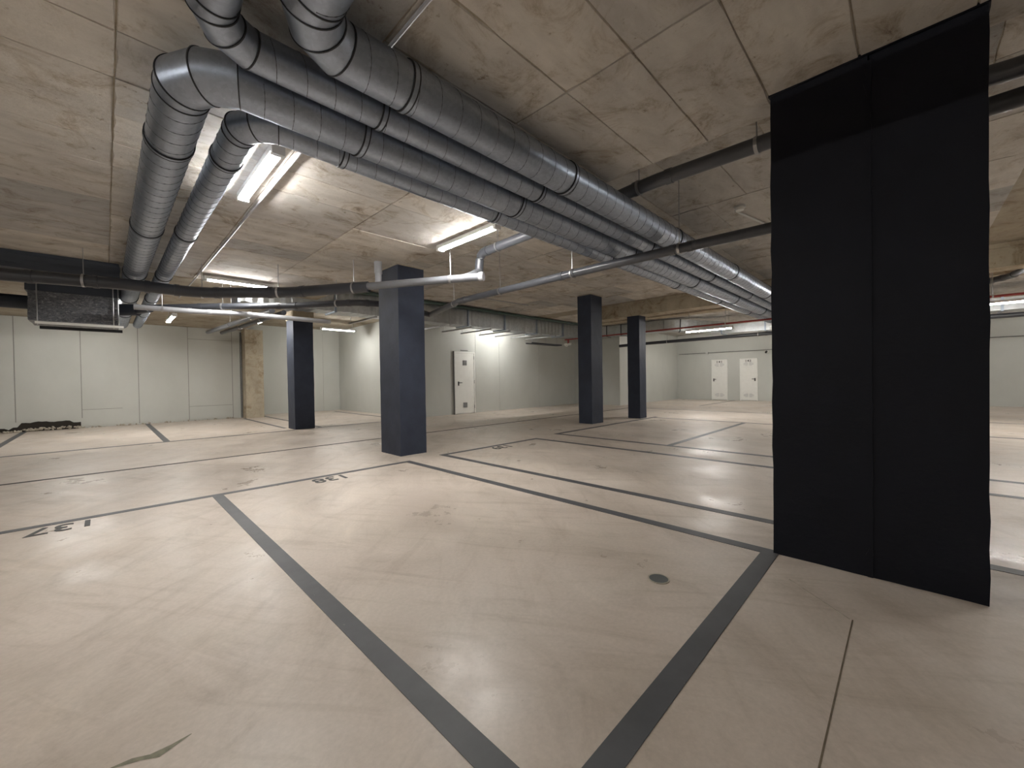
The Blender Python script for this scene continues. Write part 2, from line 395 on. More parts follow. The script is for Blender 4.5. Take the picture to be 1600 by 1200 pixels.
for i in range(220):
    x = rnd.uniform(-2.6, -.4) if i % 3 else rnd.uniform(-2.6, 2.7); s_ = rnd.uniform(.012, .04); y = 13.975-rnd.random()*.03; z = s_*.5+rnd.random()*(.05 if -.4 > x > -1.3 else 0)
    bmesh.ops.create_icosphere(bm, subdivisions=1, radius=s_, matrix=Matrix.Translation((x, y, z)) @ Matrix.Rotation(rnd.random()*6, 4, 'Y') @ Matrix.Diagonal((1, .7, .6, 1)))
o = obj('rubble', bm, M['rubble'], WL, label='crumbled plaster along the wall foot'); o['kind'] = 'stuff'
# service conduit and trim
bm = MB(); box(bm, 2.79, 2.83, 13.93, 13.99, 0, 2.5); struct(obj('trim_1', bm, M['grey']), 'dark vertical cover strip left of the bare concrete pilaster', 'trim')

# ------------------------------------------------------------------ doors
def lever(parent, x, y, z, axis, side):     # plate and lever; axis 'y': door faces -Y, 'x': faces -X
    bm = MB()
    if axis == 'y': box(bm, x-.018, x+.018, y-.012, y, z-.085, z+.035)
    else: box(bm, x-.012, x, y-.02, y+.02, z-.085, z+.035)
    h = obj('handle_plate', bm, M['black'], parent, label='black handle plate')
    bm = MB()
    if axis == 'y':
        cyl(bm, (x, y-.01, z), (x, y-.05, z), .010, 10); cyl(bm, (x, y-.05, z), (x+side*.10, y-.05, z), .010, 10)
    else:
        cyl(bm, (x-.01, y, z), (x-.05, y, z), .012, 10); cyl(bm, (x-.05, y, z), (x-.05, y+side*.10, z), .012, 10)
    obj('lever', bm, M['black'], h)
d1 = thing('door_1', 'single white steel service door with two square grilles and black lever', 'door', (7.57, 9.49, 0)); d1['kind'] = 'structure'
bm = MB(); box(bm, 7.24, 7.93, 9.462, 9.485, .01, 1.80); obj('leaf', bm, M['white'], d1)
bm = MB(); box(bm, 7.19, 7.235, 9.455, 9.492, 0, 1.85); box(bm, 7.935, 7.98, 9.455, 9.492, 0, 1.85); box(bm, 7.235, 7.935, 9.455, 9.492, 1.805, 1.85); obj('door_frame', bm, M['white'], d1)
bm = MB(); box(bm, 7.165, 7.188, 9.45, 9.493, 0, 1.86); obj('frame_side_strip', bm, M['grey'], d1, label='dark strip beside the frame')  # plain dark grey strip along one side of the frame
for z in (1.52, .26):
    bm = MB(); box(bm, 7.50, 7.65, 9.455, 9.4615, z-.075, z+.075); g = obj('grille', bm, M['grey'], d1, label='grey square ventilation grille')
    bm = MB()
    for k in range(6): box(bm, 7.505, 7.645, 9.448, 9.4548, z-.068+k*.024, z-.058+k*.024)
    obj('grille_slats', bm, M['steel'], g)
lever(d1, 7.33, 9.462, .93, 'y', 1)
for z in (1.68, .95, .2):
    bm = MB(); cyl(bm, (7.93, 9.448, z-.05), (7.93, 9.448, z+.05), .012, 10); obj('hinge', bm, M['steel'], d1)
bm = MB(); box(bm, 7.45, 7.72, 9.478, 9.493, 1.885, 1.905); struct(obj('trim_2', bm, M['grey']), 'tiny grey plate fixed above the single service door', 'trim')
def store_door(n, ya, yb, hside, num, label):
    d = thing('door_%d' % n, label, 'door', (18.29, (ya+yb)/2, 0)); d['kind'] = 'structure'
    bm = MB(); box(bm, 18.262, 18.285, ya+.03, yb-.03, .02, 1.68); obj('leaf', bm, M['white'], d)
    bm = MB(); box(bm, 18.255, 18.299, ya, ya+.028, 0, 1.71); box(bm, 18.255, 18.299, yb-.028, yb, 0, 1.71); box(bm, 18.255, 18.299, ya+.028, yb-.028, 1.682, 1.71); obj('door_frame', bm, M['white'], d)
    yc = (ya+yb)/2
    for z in (1.49, .22):
        bm = MB()
        for k in range(5):
            zz = z-.06+k*.03; wd = .19*math.sqrt(max(.05, 1-((k-2)/2.6)**2))
            box(bm, 18.257, 18.2618, yc-wd, yc-.02, zz-.005, zz+.005); box(bm, 18.257, 18.2618, yc+.02, yc+wd, zz-.005, zz+.005)
        obj('louvre_vent', bm, M['steel'], d, label='oval of pressed louvre slots')
    lever(d, 18.262, yb-.09 if hside > 0 else ya+.09, .88, 'x', -hside)
    me = text_mesh(num, (.20, .085), .002); me.materials.append(M['num'])
    o = bpy.data.objects.new('door_number', me); add_obj(o, d, (18.2605, yc, 1.615)); o.rotation_euler = (PI/2, 0, -PI/2); o['label'] = 'black number %s' % num
store_door(2, 5.38, 6.01, 1, '141', 'white storage door numbered 141, handle on its left')
store_door(3, 4.28, 4.92, -1, '142', 'white storage door numbered 142, handle on its right')

# ------------------------------------------------------------------ columns
def rough_box(bm, x0, x1, y0, y1, z0, z1, amp, seed, nz=14, nh=3):
    r = random.Random(seed); bmesh.ops.create_cube(bm, size=1)
    bmesh.ops.subdivide_edges(bm, edges=[e for e in bm.edges if abs(e.verts[0].co.z-e.verts[1].co.z) > .5], cuts=nz)
    bmesh.ops.subdivide_edges(bm, edges=[e for e in bm.edges if abs(e.verts[0].co.z-e.verts[1].co.z) < .01 and e.calc_length() > .9], cuts=nh)
    for v in bm.verts:
        v.co = Vector((x0+(v.co.x+.5)*(x1-x0), y0+(v.co.y+.5)*(y1-y0), z0+(v.co.z+.5)*(z1-z0)))
        v.co.x += r.uniform(-amp, amp); v.co.y += r.uniform(-amp, amp)
def column(x0, x1, y0, y1, z1, label, seed, raw_to=None, mat='col'):
    t = thing('column', label, 'column', ((x0+x1)/2, (y0+y1)/2, 0), 'dark painted square columns')
    bm = MB(); rough_box(bm, x0, x1, y0, y1, 0, z1, .0025, seed); obj('shaft', bm, M[mat], t)
    bm = MB()
    for (a, b2, c, d) in ((x0-.008, x1+.008, y0-.008, y1+.008),): box(bm, a, b2, c, d, z1, z1+.012)
    obj('plaster_rim', bm, M['raw'], t, label='bare pale edge at the top')
    if raw_to:
        bm = MB(); rough_box(bm, x0-.015, x1+.015, y0-.02, y1+.02, z1+.012, raw_to, .004, seed+5, 4); obj('raw_head', bm, M['raw'], t, label='unpainted concrete head')
    return t
column(2.74, 3.14, 4.80, 5.33, 2.545, 'dark blue-grey painted column crossed by the pale drain pipe', 1)
column(2.83, 3.23, 9.31, 9.76, 2.36, 'dark painted column standing before the alcove at the far left', 2, 2.56)
column(7.46, 7.90, 4.92, 5.27, 2.83, 'taller of the two thin dark columns in the middle, nearer the viewer', 3)
column(9.17, 9.50, 4.67, 4.99, 2.64, 'thin dark column with a bare concrete head under the beam', 4, 2.74)
t = thing('column', 'huge twin column at the right, its shade painted in near-black, split by a ragged joint', 'column', (2.83, .15, 0))
bm = MB(); rough_box(bm, 2.633, 3.03, -.245, .132, 0, 2.548, .0025, 8, 20, 5); obj('shaft', bm, M['colshade'], t, label='right half of the twin column')
bm = MB(); rough_box(bm, 2.63, 3.03, .136, .545, 0, 2.548, .0025, 9, 20, 5); obj('shaft', bm, M['colshade'], t, label='left half of the twin column')
bm = MB(); rnd = random.Random(5)
zs = [i*.035 for i in range(73)]
L_ = [(.140+abs(rnd.gauss(0, .006))+(.012 if 45 > i > 20 else 0), z) for i, z in enumerate(zs)]; R_ = [(.128-abs(rnd.gauss(0, .002)), z) for z in zs]
vl = [bm.verts.new((2.6255, y, z)) for y, z in L_]; vr = [bm.verts.new((2.6255, y, z)) for y, z in R_]; vl2 = [bm.verts.new((2.66, y, z)) for y, z in L_]; vr2 = [bm.verts.new((2.66, y, z)) for y, z in R_]
for i in range(len(zs)-1):
    bm.faces.new((vl[i], vl[i+1], vr[i+1], vr[i])); bm.faces.new((vl[i], vl2[i], vl2[i+1], vl[i+1])); bm.faces.new((vr[i], vr[i+1], vr2[i+1], vr2[i]))
obj('joint_filler', bm, M['colshade'], t, label='ragged black joint between the two halves')
bm = MB(); rough_box(bm, 2.627, 3.04, -.25, .55, 2.549, 2.5655, .004, 71, 1, 9); obj('plaster_rim', bm, M['colshade'], t)
bm = MB(); rough_box(bm, 2.84, 3.29, 13.55, 13.99, 0, 2.56, .004, 12); tag(obj('pilaster', bm, M['raw']), 'bare unpainted concrete pilaster against the left wall', 'pilaster')

# ------------------------------------------------------------------ lamps
def lamp(cx, cy, z, L, axis, label, ztop=None, group='linear batten lamps'):
    t = thing('batten_lamp', label, 'lamp', (cx, cy, z), group)
    def bx(bm, a0, a1, b0, b1, z0, z1):
        if axis == 'y': box(bm, cx+b0, cx+b1, cy+a0, cy+a1, z0, z1)
        else: box(bm, cx+a0, cx+a1, cy+b0, cy+b1, z0, z1)
    bm = MB(); bx(bm, -L/2, L/2, -.038, .038, z-.012, z+.03); obj('housing', bm, M['housing'], t)
    bm = MB(); sec = [(-.028, 0), (-.027, -.02), (-.016, -.034), (.016, -.034), (.027, -.02), (.028, 0)]
    a = (cx, cy-L/2+.02, z) if axis == 'y' else (cx-L/2+.02, cy, z); b = (cx, cy+L/2-.02, z) if axis == 'y' else (cx+L/2-.02, cy, z)
    sweep(bm, [a, b], 0, section=[(x_, y_) for x_, y_ in sec]); obj('diffuser', bm, M['lamp'], t, label='glowing white diffuser')
    for s in (-1, 1):
        bm = MB(); bx(bm, s*L/2-.02, s*L/2+.02, -.039, .039, z-.037, z+.031); obj('end_cap', bm, M['housing'], t)
    if ztop and ztop-z > .06:
        for s in (-.85, .85):
            bm = MB()
            p = (cx, cy+s*L/2, z+.03) if axis == 'y' else (cx+s*L/2, cy, z+.03)
            cyl(bm, p, (p[0], p[1], ztop), .004, 6); obj('hanger_rod', bm, M['steel'], t)
lamp(.82, 3.40, CA-.035, .94, 'y', 'batten lamp beside the two left-hand round ducts, nearest the viewer')
lamp(2.745, 3.365, CA-.035, .95, 'y', 'batten lamp whose right end disappears behind the round ducts')
lamp(1.44, 7.07, 2.50, .84, 'x', 'batten lamp above the dark left drain pipe', CA)
lamp(10.8, 3.62, 2.20, 1.13, 'y', 'batten lamp below the red pipe, left of the huge dark column', CB)
lamp(10.8, .60, 2.20, 1.13, 'y', 'batten lamp of the far row hidden by the huge dark column', CB)
lamp(10.8, -1.50, 2.20, 1.13, 'y', 'batten lamp right of the huge dark column', CB)
lamp(8.7, 8.60, 2.78, 1.0, 'x', 'batten lamp half hidden above the rectangular duct by the back wall', CB)
lamp(2.40, 9.9, 2.36, .7, 'y', 'small batten lamp seen end-on left of the far left column', CA)
lamp(.97, 10.7, 2.36, 1.1, 'y', 'bright batten lamp over the left wall bays, under the pipes', CA)
lamp(5.0, 12.3, 2.60, 1.0, 'x', 'batten lamp inside the alcove behind the pipes', CB)
lamp(-3.4, 3.4, CA-.035, .94, 'y', 'batten lamp over the bays beyond the left picture edge')
lamp(-3.4, -3.0, CA-.035, .94, 'y', 'batten lamp behind the viewer, far left row')
lamp(.2, -3.6, CA-.035, .94, 'y', 'batten lamp straight behind the viewer')
lamp(9.2-.9, -4.6, CB-.035, .94, 'y', 'batten lamp of the right-hand bays, outside the picture')
lamp(15.8, 5.6, CB-.035, .94, 'y', 'added unseen batten lamp brightening the corner left of the numbered doors')  # added out of sight to brighten the far right end
lamp(15.8, 2.4, CB-.035, .94, 'y', 'batten lamp before the numbered doors, hidden by the ducts')
lamp(15.8, -3.2, CB-.035, .94, 'y', 'batten lamp at the far right end of the garage')

lamp(-.35, 11.9, 2.44, .9, 'x', 'batten lamp added to brighten the left wall, hidden by the foil wrapped unit', CA)  # extra lamp, placed out of sight to lift the left wall
lamp(-3.4, .4, CA-.035, .94, 'y', 'added fill lamp left of the viewer, outside the picture')  # added off-screen fill that evens out the foreground light
lamp(5.6, -1.9, CB-.035, .94, 'y', 'added off-screen fill lamp over the right-hand bays beyond the huge column')  # second added fill, off-screen on the right, evening out the light
# ------------------------------------------------------------------ round spiral ducts
def helix(bm, p0, d, L, r, pitch, phase=0, rr=.0024):
    d = Vector(d); u, v = frame_of(d); n = int(L/pitch*20); prev = None
    for i in range(n+1):
        t = i/20*2*PI+phase; s = i/20*pitch
        if s > L: break
        rad = u*math.cos(t)+v*math.sin(t); c = Vector(p0)+d*s
        cur = [bm.verts.new(c+rad*(r-.001)-d*rr), bm.verts.new(c+rad*(r+rr)), bm.verts.new(c+rad*(r-.001)+d*rr)]
        if prev:
            bm.faces.new((prev[0], cur[0], cur[1], prev[1])); bm.faces.new((prev[1], cur[1], cur[2], prev[2]))
        prev = cur
def run(t, p0, d, stops, r, pitch, first=0, last=None):
    """straight run from p0 along d; stops = distances of the couplings"""
    d = Vector(d); p0 = Vector(p0); a = first
    for s in stops+[last]:
        if s is None or s <= a: continue
        bm = MB(); cyl(bm, p0+d*a, p0+d*s, r, 40, s == last); sec = obj('duct_section', bm, M['galv'], t, smooth=True)
        bm = MB(); helix(bm, p0+d*(a+.01), d, s-a-.02, r, pitch, random.random()*6); obj('spiral_seam', bm, M['seam'], sec)
        if s != last:
            bm = MB(); ring(bm, p0+d*s, d, r-.004, r+.0055, .022, 40); cc = obj('coupling', bm, M['galv'], t)
            bm = MB(); ring(bm, p0+d*(s-.014), d, r-.004, r+.007, .006, 40); ring(bm, p0+d*(s+.014), d, r-.004, r+.007, .006, 40); obj('gasket', bm, M['collar'], cc)
        a = s
def elbow(t, c, R, a0, a1, z, r, n=3):
    """segmented elbow: n gores about plan centre c from angle a0 to a1"""
    pts = []
    for k in range(n+2):
        if k == 0: a, rad = a0, R
        elif k == n+1: a, rad = a1, R
        else: a = a0+(a1-a0)*(k-.5)/n; rad = R/math.cos((a1-a0)/n/2)
        pts.append(Vector((c[0]+rad*math.cos(a), c[1]+rad*math.sin(a), z)))
    planes = []
    for k in range(n+2):
        if k == 0: d = Vector((-math.sin(a0), math.cos(a0), 0))*(1 if a1 > a0 else -1)
        elif k == n+1: d = Vector((-math.sin(a1), math.cos(a1), 0))*(1 if a1 > a0 else -1)
        else: d = ((pts[k+1]-pts[k]).normalized()+(pts[k]-pts[k-1]).normalized()).normalized()
        planes.append(d)
    seg = 40
    def loop(bm, k, ax, rr):
        u, v = frame_of(ax); out = []
        for i in range(seg):
            th = 2*PI*i/seg; q = pts[k]+(u*math.cos(th)+v*math.sin(th))*rr
            s = -(q-pts[k]).dot(planes[k])/ax.dot(planes[k]); out.append(bm.verts.new(q+ax*s))
        return out
    for k in range(n+1):
        ax = (pts[k+1]-pts[k]).normalized(); bm = MB(); A = loop(bm, k, ax, r); B = loop(bm, k+1, ax, r)
        for i in range(seg): bm.faces.new((A[i], A[(i+1) % seg], B[(i+1) % seg], B[i]))
        g = obj('elbow_gore', bm, M['galv'], t, smooth=True)
        bm = MB(); A = loop(bm, k+1, ax, r+.0035); p2 = [bm.verts.new(v.co-ax*.0055) for v in A]; p3 = loop(bm, k+1, ax, r-.003); p4 = [bm.verts.new(v.co-ax*.0055) for v in p3]
        for a_, b_ in ((A, p2), (p2, p4), (p4, p3), (p3, A)):
            for i in range(seg): bm.faces.new((a_[i], a_[(i+1) % seg], b_[(i+1) % seg], b_[i]))
        obj('gore_seam', bm, M['collar'], g)
JX = [1.03, 2.28, 4.07, 5.92, 7.77, 9.62, 11.5]
XE = 13.0
def duct(label, y, xl, r, R, z, sign, jy, yend):
    """comes along -X at y, turns at xl towards sign*Y"""
    t = thing('spiral_duct', label, 'duct', (xl, y, z), 'round galvanised spiral ducts')
    xs_ = xl+R
    run(t, (xs_, y, z), (1, 0, 0), [x-xs_ for x in JX if x > xs_+.1], r, .125, 0, XE-xs_)
    ys_ = y+sign*R
    if sign < 0: elbow(t, (xs_, ys_), R, PI/2, PI, z, r)      # centre right/near
    else: elbow(t, (xs_, ys_), R, -PI/2, -PI, z, r)
    run(t, (xl, ys_, z), (0, sign, 0), [sign*(yy-ys_) for yy in jy], r, .125, 0, sign*(yend-ys_))
    return t
duct('large round duct nearest the viewer, upper edge of the bundle, turning overhead', 1.70, .55, .106, .22, 2.40, -1, [1.0, -1.0, -3.0, -5.0], -8.98)
duct('small round duct second in the bundle, turning overhead at the top', 1.96, .30, .078, .20, 2.40, -1, [1.2, -.6, -2.6, -4.6], -8.98)
duct('large round duct third in the bundle, turning left into the outer left run', 2.19, .282, .108, .24, 2.386, 1, [2.97, 4.7, 6.7, 8.6, 10.5], 12.6)
duct('small round duct lowest in the bundle, turning left into the inner left run', 2.436, .546, .080, .19, 2.386, 1, [2.97, 4.7, 6.7, 8.6, 10.5], 12.6)

# ------------------------------------------------------------------ pipes
def pipe(name, label, pts, r, m, joints=(), hang=(), rad=.12, cat='pipe', group=None, seg=20):
    base = Vector(pts[0]); t = thing(name, label, cat, base, group)
    fp = fillet(pts, rad); bm = MB(); sweep(bm, fp, r, seg); obj('pipe_run', bm, M[m], t, smooth=True)
    for i in range(1, len(pts)-1):           # sockets at the bends
        for d in (Vector(pts[i-1])-Vector(pts[i]), Vector(pts[i+1])-Vector(pts[i])):
            if d.length > .3 and rad > .05:
                bm = MB(); dd = d.normalized(); p = Vector(pts[i])+dd*(min(rad, d.length*.45)+.02); ring(bm, p, dd, r-.002, r*1.1, .05, seg); obj('socket', bm, M[m], t)
    for (x, y, z, dx, dy, zt) in hang:
        bm = MB(); ring(bm, (x, y, z), (dx, dy, 0), r, r+.007, .022, seg); c = obj('pipe_clamp', bm, M['steel'], t)
        nv = Vector((-dy, dx, 0)).normalized()
        bm = MB()
        cyl(bm, (x, y, z+r), (x, y, zt), .0045, 6); obj('hanger_rod', bm, M['steel'], t)
    return t
pipe('drain_pipe', 'thick dark grey pipe under the upper slab, passing behind the huge column', [(3.36, 3.88, 2.36), (3.36, 3.85, 2.6), (3.3, 2.6, 2.6), (3.2, 1.5, 2.61), (3.24, .3, 2.61), (3.42, -.35, 2.61), (3.5, -1.6, 2.62), (3.5, -8.9, 2.62)], .054, 'pvc',
     hang=[(3.23, .75, 2.61, 0, 1, CB), (3.21, 1.62, 2.61, 0, 1, CB), (3.34, 3.5, 2.60, 0, 1, CB), (3.31, 2.75, 2.60, 0, 1, CB)])
pipe('drain_pipe', 'grey pipe crossing in front of the round duct bundle to the huge column', [(3.86, -.05, 2.2), (3.79, 1.5, 2.2), (3.77, 2.8, 2.2), (3.79, 4.8, 2.2), (4.1, 6.1, 2.18)], .045, 'pvc',
     hang=[(3.79, 1.52, 2.2, 0, 1, CB), (3.77, 2.73, 2.2, 0, 1, CB), (3.78, 3.93, 2.2, 0, 1, CB), (3.85, 5.05, 2.2, .1, 1, CB)], rad=.06)
pipe('drain_pipe', 'lower dark pipe leaving the huge column to the right', [(3.42, .2, 2.45), (3.42, -.32, 2.45), (3.46, -8.9, 2.46)], .05, 'pvcd', rad=.04)
pipe('drain_pipe', 'big dark grey drain pipe across the left side in front of the round ducts', [(-6, 7.0, 2.19), (-.76, 6.8, 2.19), (.16, 6.55, 2.19), (.87, 6.51, 2.18), (1.71, 5.81, 2.19), (2.36, 4.86, 2.20)], .068, 'pvcd',
     hang=[(-.15, 6.62, 2.19, 1, -.2, CA), (.9, 6.48, 2.18, 1, -.2, CA), (1.62, 5.88, 2.19, .7, -.6, CA), (2.25, 5.03, 2.20, .6, -.8, CA)], rad=.2)
pp = pipe('drain_pipe', 'pale grey drain pipe with capped end crossing the dark left column', [(2.33, 4.90, 2.205), (3.12, 3.55, 2.21)], .046, 'pvcm',
     hang=[(2.92, 3.89, 2.208, .5, -.86, CA)], rad=.06)
bm = MB(); d = Vector((3.12-2.33, 3.55-4.90, 0)).normalized(); cyl(bm, Vector((3.12, 3.55, 2.21))-d*.03, Vector((3.12, 3.55, 2.21))+d*.02, .054, 20)
obj('end_cap', bm, M['pvcl'], pp)
pipe('drain_branch', 'short pale branch joining the capped pipe to the upper slab pipe', [(3.36, 3.88, 2.44), (3.34, 3.86, 2.36), (3.02, 3.76, 2.215)], .045, 'pvcm', rad=.08)
pipe('drain_pipe', 'thin dark pipe below the big left drain pipe, running behind the left column', [(.45, 7.93, 2.13), (1.17, 7.67, 2.2), (2.02, 6.88, 2.2), (2.7, 5.92, 2.2), (3.2, 5.75, 2.2), (4.08, 6.08, 2.18)], .048, 'pvcd',
     hang=[(1.3, 7.55, 2.2, .7, -.7, CA), (2.5, 6.2, 2.2, .6, -.8, CA)], rad=.12)
pipe('drain_pipe', 'pale pipe passing in front of the far left column head', [(.3, 7.72, 2.1), (1.03, 7.64, 2.1), (1.49, 7.45, 2.1), (2.85, 7.36, 2.08)], .038, 'pvcl', hang=[(1.4, 7.5, 2.1, 1, -.3, CA), (.6, 7.69, 2.1, 1, 0, CA)], rad=.1)
pipe('service_pipe', 'left one of two dark pipes slanting towards the bare pilaster', [(1.83, 12.46, 2.3), (2.12, 8.1, 2.3)], .05, 'pvc', hang=[(1.95, 10.6, 2.3, 0, 1, CA), (2.05, 9.2, 2.3, 0, 1, CA)])
pipe('service_pipe', 'right one of two dark pipes slanting towards the bare pilaster', [(2.11, 12.43, 2.3), (2.34, 8.2, 2.3)], .045, 'pvcd', hang=[(2.2, 10.9, 2.3, 0, 1, CA), (2.27, 9.4, 2.3, 0, 1, CA)])
pipe('sprinkler_pipe', 'thin red sprinkler pipe running before the far ducts', [(10.4, -8.9, 2.27), (10.4, 7.85, 2.25)], .02, 'red', hang=[(10.4, y_, 2.26, 0, 1, CB) for y_ in (-3, -1, 1, 3.1, 5.25, 7.2)], seg=12)
pipe('service_pipe', 'dark pipe along the far wall under the lamp row', [(12.9, -8.9, 2.12), (12.9, 2.66, 2.17), (12.9, 6.6, 2.15), (12.85, 7.3, 2.13)], .05, 'pvcd', hang=[(12.9, y_, 2.16, 0, 1, CB) for y_ in (-2, 0.5, 3, 5.6)])
pipe('service_pipe', 'bent dark pipe right of the huge column above the lamp', [(11.2, 1.4, 2.60), (11.0, -.95, 2.60), (10.62, -1.22, 2.60), (8.4, -1.5, 2.60)], .05, 'pvcd', hang=[(9.9, -1.31, 2.60, 1, .1, CB)])
bm = MB(); cyl(bm, (2.52, 4.90, 2.40), (2.52, 4.90, 2.555), .05, 16); cyl(bm, (2.52, 4.90, 2.22), (2.52, 4.90, 2.40), .042, 16)
tag(obj('pipe_stub', bm, M['pvcl'], smooth=True), 'short pale vertical pipe stub beside the head of the dark left column', 'pipe')
# ceiling conduits
pipe('conduit', 'thin pale conduit on the near slab beside the first lamp', [(.95, -8.9, 2.542), (.95, 9.2, 2.542)], .009, 'pvcl', seg=8)
pipe('conduit', 'thin conduit on the far slab running to the smoke detector', [(4.95, 1.36, 2.831), (5.75, 1.20, 2.831)], .011, 'housing', seg=8)
pipe('conduit', 'thin conduit along the far wall above the numbered doors', [(18.28, 7.4, 2.02), (18.28, -8.9, 2.02)], .011, 'grey', seg=8)
pipe('conduit', 'pale thin conduit on the far slab between the pale pipe and the middle columns', [(5.9, 6.8, 2.831), (7.4, 6.7, 2.831)], .01, 'pvcl', seg=8)
t = thing('smoke_detector', 'round white smoke detector on the far slab left of the huge column', 'detector', (4.88, 1.30, 2.80))
bm = MB(); cyl(bm, (4.88, 1.30, 2.845), (4.88, 1.30, 2.825), .055, 24); obj('base', bm, M['housing'], t, smooth=True)
bm = MB(); cyl(bm, (4.88, 1.30, 2.825), (4.88, 1.30, 2.80), .05, 24, True, .04); obj('sensor_head', bm, M['white'], t, smooth=True)
bm = MB(); box(bm, 18.24, 18.299, 6.14, 6.24, 1.96, 2.06); tag(obj('junction_box', bm, M['housing']), 'small junction box on the conduit left of door 141', 'box')
t = thing('security_camera', 'small white camera on the far wall right of door 142', 'camera', (18.28, 3.92, 1.98))
bm = MB(); box(bm, 18.22, 18.299, 3.90, 4.02, 1.90, 1.995); obj('mount', bm, M['white'], t)
bm = MB(); cyl(bm, (18.22, 3.96, 1.95), (18.05, 3.94, 1.91), .04, 12); obj('lens_tube', bm, M['black'], t)

# ------------------------------------------------------------------ rectangular ducts
def rect_duct(name, label, pts, w_, h_, stops, m='galvbox'):
    t = thing(name, label, 'duct', pts[0])
    return t
t = thing('rectangular_duct', 'long rectangular galvanised duct hung along the back wall above the service door', 'duct', (2.0, 8.22, 2.39))
xs_ = [1.6, 3.2, 4.8, 6.53, 7.85, 9.2, 10.5, 11.5]
for a, b_ in zip(xs_[:-1], xs_[1:]):
    bm = MB(); n = int((b_-a)/.085)
    prof = []
    for k in range(n+1):
        x = a+.02+(b_-a-.04)*k/n; o_ = .010 if k % 2 else 0
        prof.append((x, o_))
    vs4 = [[bm.verts.new(p) for p in ((x, 8.0+o_, 2.39+o_), (x, 8.45-o_, 2.39+o_), (x, 8.45-o_, 2.82-o_), (x, 8.0+o_, 2.82-o_))] for x, o_ in prof]
    for k in range(n):
        for j in range(4): bm.faces.new((vs4[k][j], vs4[k][(j+1) % 4], vs4[k+1][(j+1) % 4], vs4[k+1][j]))
    bm.faces.new(vs4[0]); bm.faces.new(vs4[-1][::-1])
    obj('duct_section', bm, M['galvbox'], t)
for x in xs_:
    bm = MB(); box(bm, x-.02, x+.02, 7.975, 8.475, 2.37, 2.838); obj('flange', bm, M['galv'], t)
for x in (2.4, 4.0, 5.9, 6.6, 7.25, 7.95, 8.6, 9.3, 10.0):
    bm = MB(); box(bm, x-.02, x+.02, 7.9, 9.2, 2.335, 2.369); s_ = obj('support_rail', bm, M['steel'], t)
    for yy in (7.93, 9.15):
        bm = MB(); cyl(bm, (x, yy, 2.37), (x, yy, CB), .005, 6); obj('hanger_rod', bm, M['steel'], s_)
# curved continuation
t = thing('rectangular_duct', 'curved galvanised duct behind the thin columns and the red pipe', 'duct', (12.3, 6.5, 2.45))
path = fillet([(11.52, 8.22, 2.62), (12.25, 8.1, 2.62), (12.5, 7.3, 2.62), (12.55, 5.2, 2.62), (13.45, 4.15, 2.5)], .6, 8)
sec = [(-.22, -.17), (.22, -.17), (.22, .17), (-.22, .17)]
for k in range(0, len(path)-1, 3):
    bm = MB(); sweep(bm, path[k:k+4], 0, section=sec); obj('duct_section', bm, M['galvbox'], t)
for k in range(0, len(path), 6):
    d = (path[min(k+1, len(path)-1)]-path[max(k-1, 0)]).normalized(); bm = MB(); p = path[k]
    sweep(bm, [p-d*.015, p+d*.015], 0, section=[(a*1.06, b*1.08) for a, b in sec]); obj('flange', bm, M['collar'], t)
t = thing('rectangular_duct', 'low galvanised duct beyond the lamp row running to the right', 'duct', (13.45, 0, 2.3))
ys_ = [4.05, 2.9, 1.4, 0, -1.4, -3, -5, -8.8]
for a, b_ in zip(ys_[:-1], ys_[1:]):
    bm = MB(); box(bm, 13.22, 13.7, b_+.02, a-.02, 2.3, 2.56); obj('duct_section', bm, M['galvbox'], t)
for y in ys_:
    bm = MB(); box(bm, 13.2, 13.72, y-.02, y+.02, 2.28, 2.58); obj('flange', bm, M['galv'], t)
# cable tray above the duct, tray by the back wall
t = thing('cable_tray', 'dark green cable tray along the top of the rectangular duct', 'cable tray', (4, 7.86, 2.80))
bm = MB(); box(bm, 3.4, 11.6, 7.80, 7.92, 2.785, 2.80); obj('tray_bed', bm, M['green'], t)
bm = MB(); box(bm, 3.4, 11.6, 7.79, 7.80, 2.785, 2.825); box(bm, 3.4, 11.6, 7.92, 7.93, 2.785, 2.825); obj('tray_sides', bm, M['green'], t)
for x in (4.5, 6.5, 8.5, 10.5):
    bm = MB(); cyl(bm, (x, 7.86, 2.80), (x, 7.86, CB), .005, 6); obj('hanger_rod', bm, M['steel'], t)
t = thing('cable_tray', 'short dark tray under the rectangular duct left of the taller thin column', 'cable tray', (10.4, 8.9, 2.18))
bm = MB(); box(bm, 9.8, 11.4, 8.75, 9.0, 2.17, 2.185); obj('tray_bed', bm, M['collar'], t)
bm = MB(); box(bm, 9.8, 11.4, 8.74, 8.75, 2.17, 2.21); box(bm, 9.8, 11.4, 9.0, 9.01, 2.17, 2.21); obj('tray_sides', bm, M['collar'], t)
for x in (10.0, 10.7, 11.3):
    bm = MB(); cyl(bm, (x, 8.9, 2.18), (x, 8.9, CB), .008, 6); obj('hanger_rod', bm, M['steel'], t)
t = thing('valve', 'white and red pipe valve under the duct beside the taller thin column', 'valve', (10.4, 7.75, 2.1))
bm = MB(); cyl(bm, (10.4, 7.72, 2.232), (10.4, 7.72, 2.12), .03, 14); obj('body', bm, M['red'], t, smooth=True)
bm = MB(); cyl(bm, (10.4, 7.62, 2.10), (10.4, 7.86, 2.10), .036, 14); obj('housing', bm, M['white'], t, smooth=True)
bm = MB(); ring(bm, (10.33, 7.74, 2.07), (1, 0, 0), .04, .055, .015, 16); obj('handwheel', bm, M['white'], t)

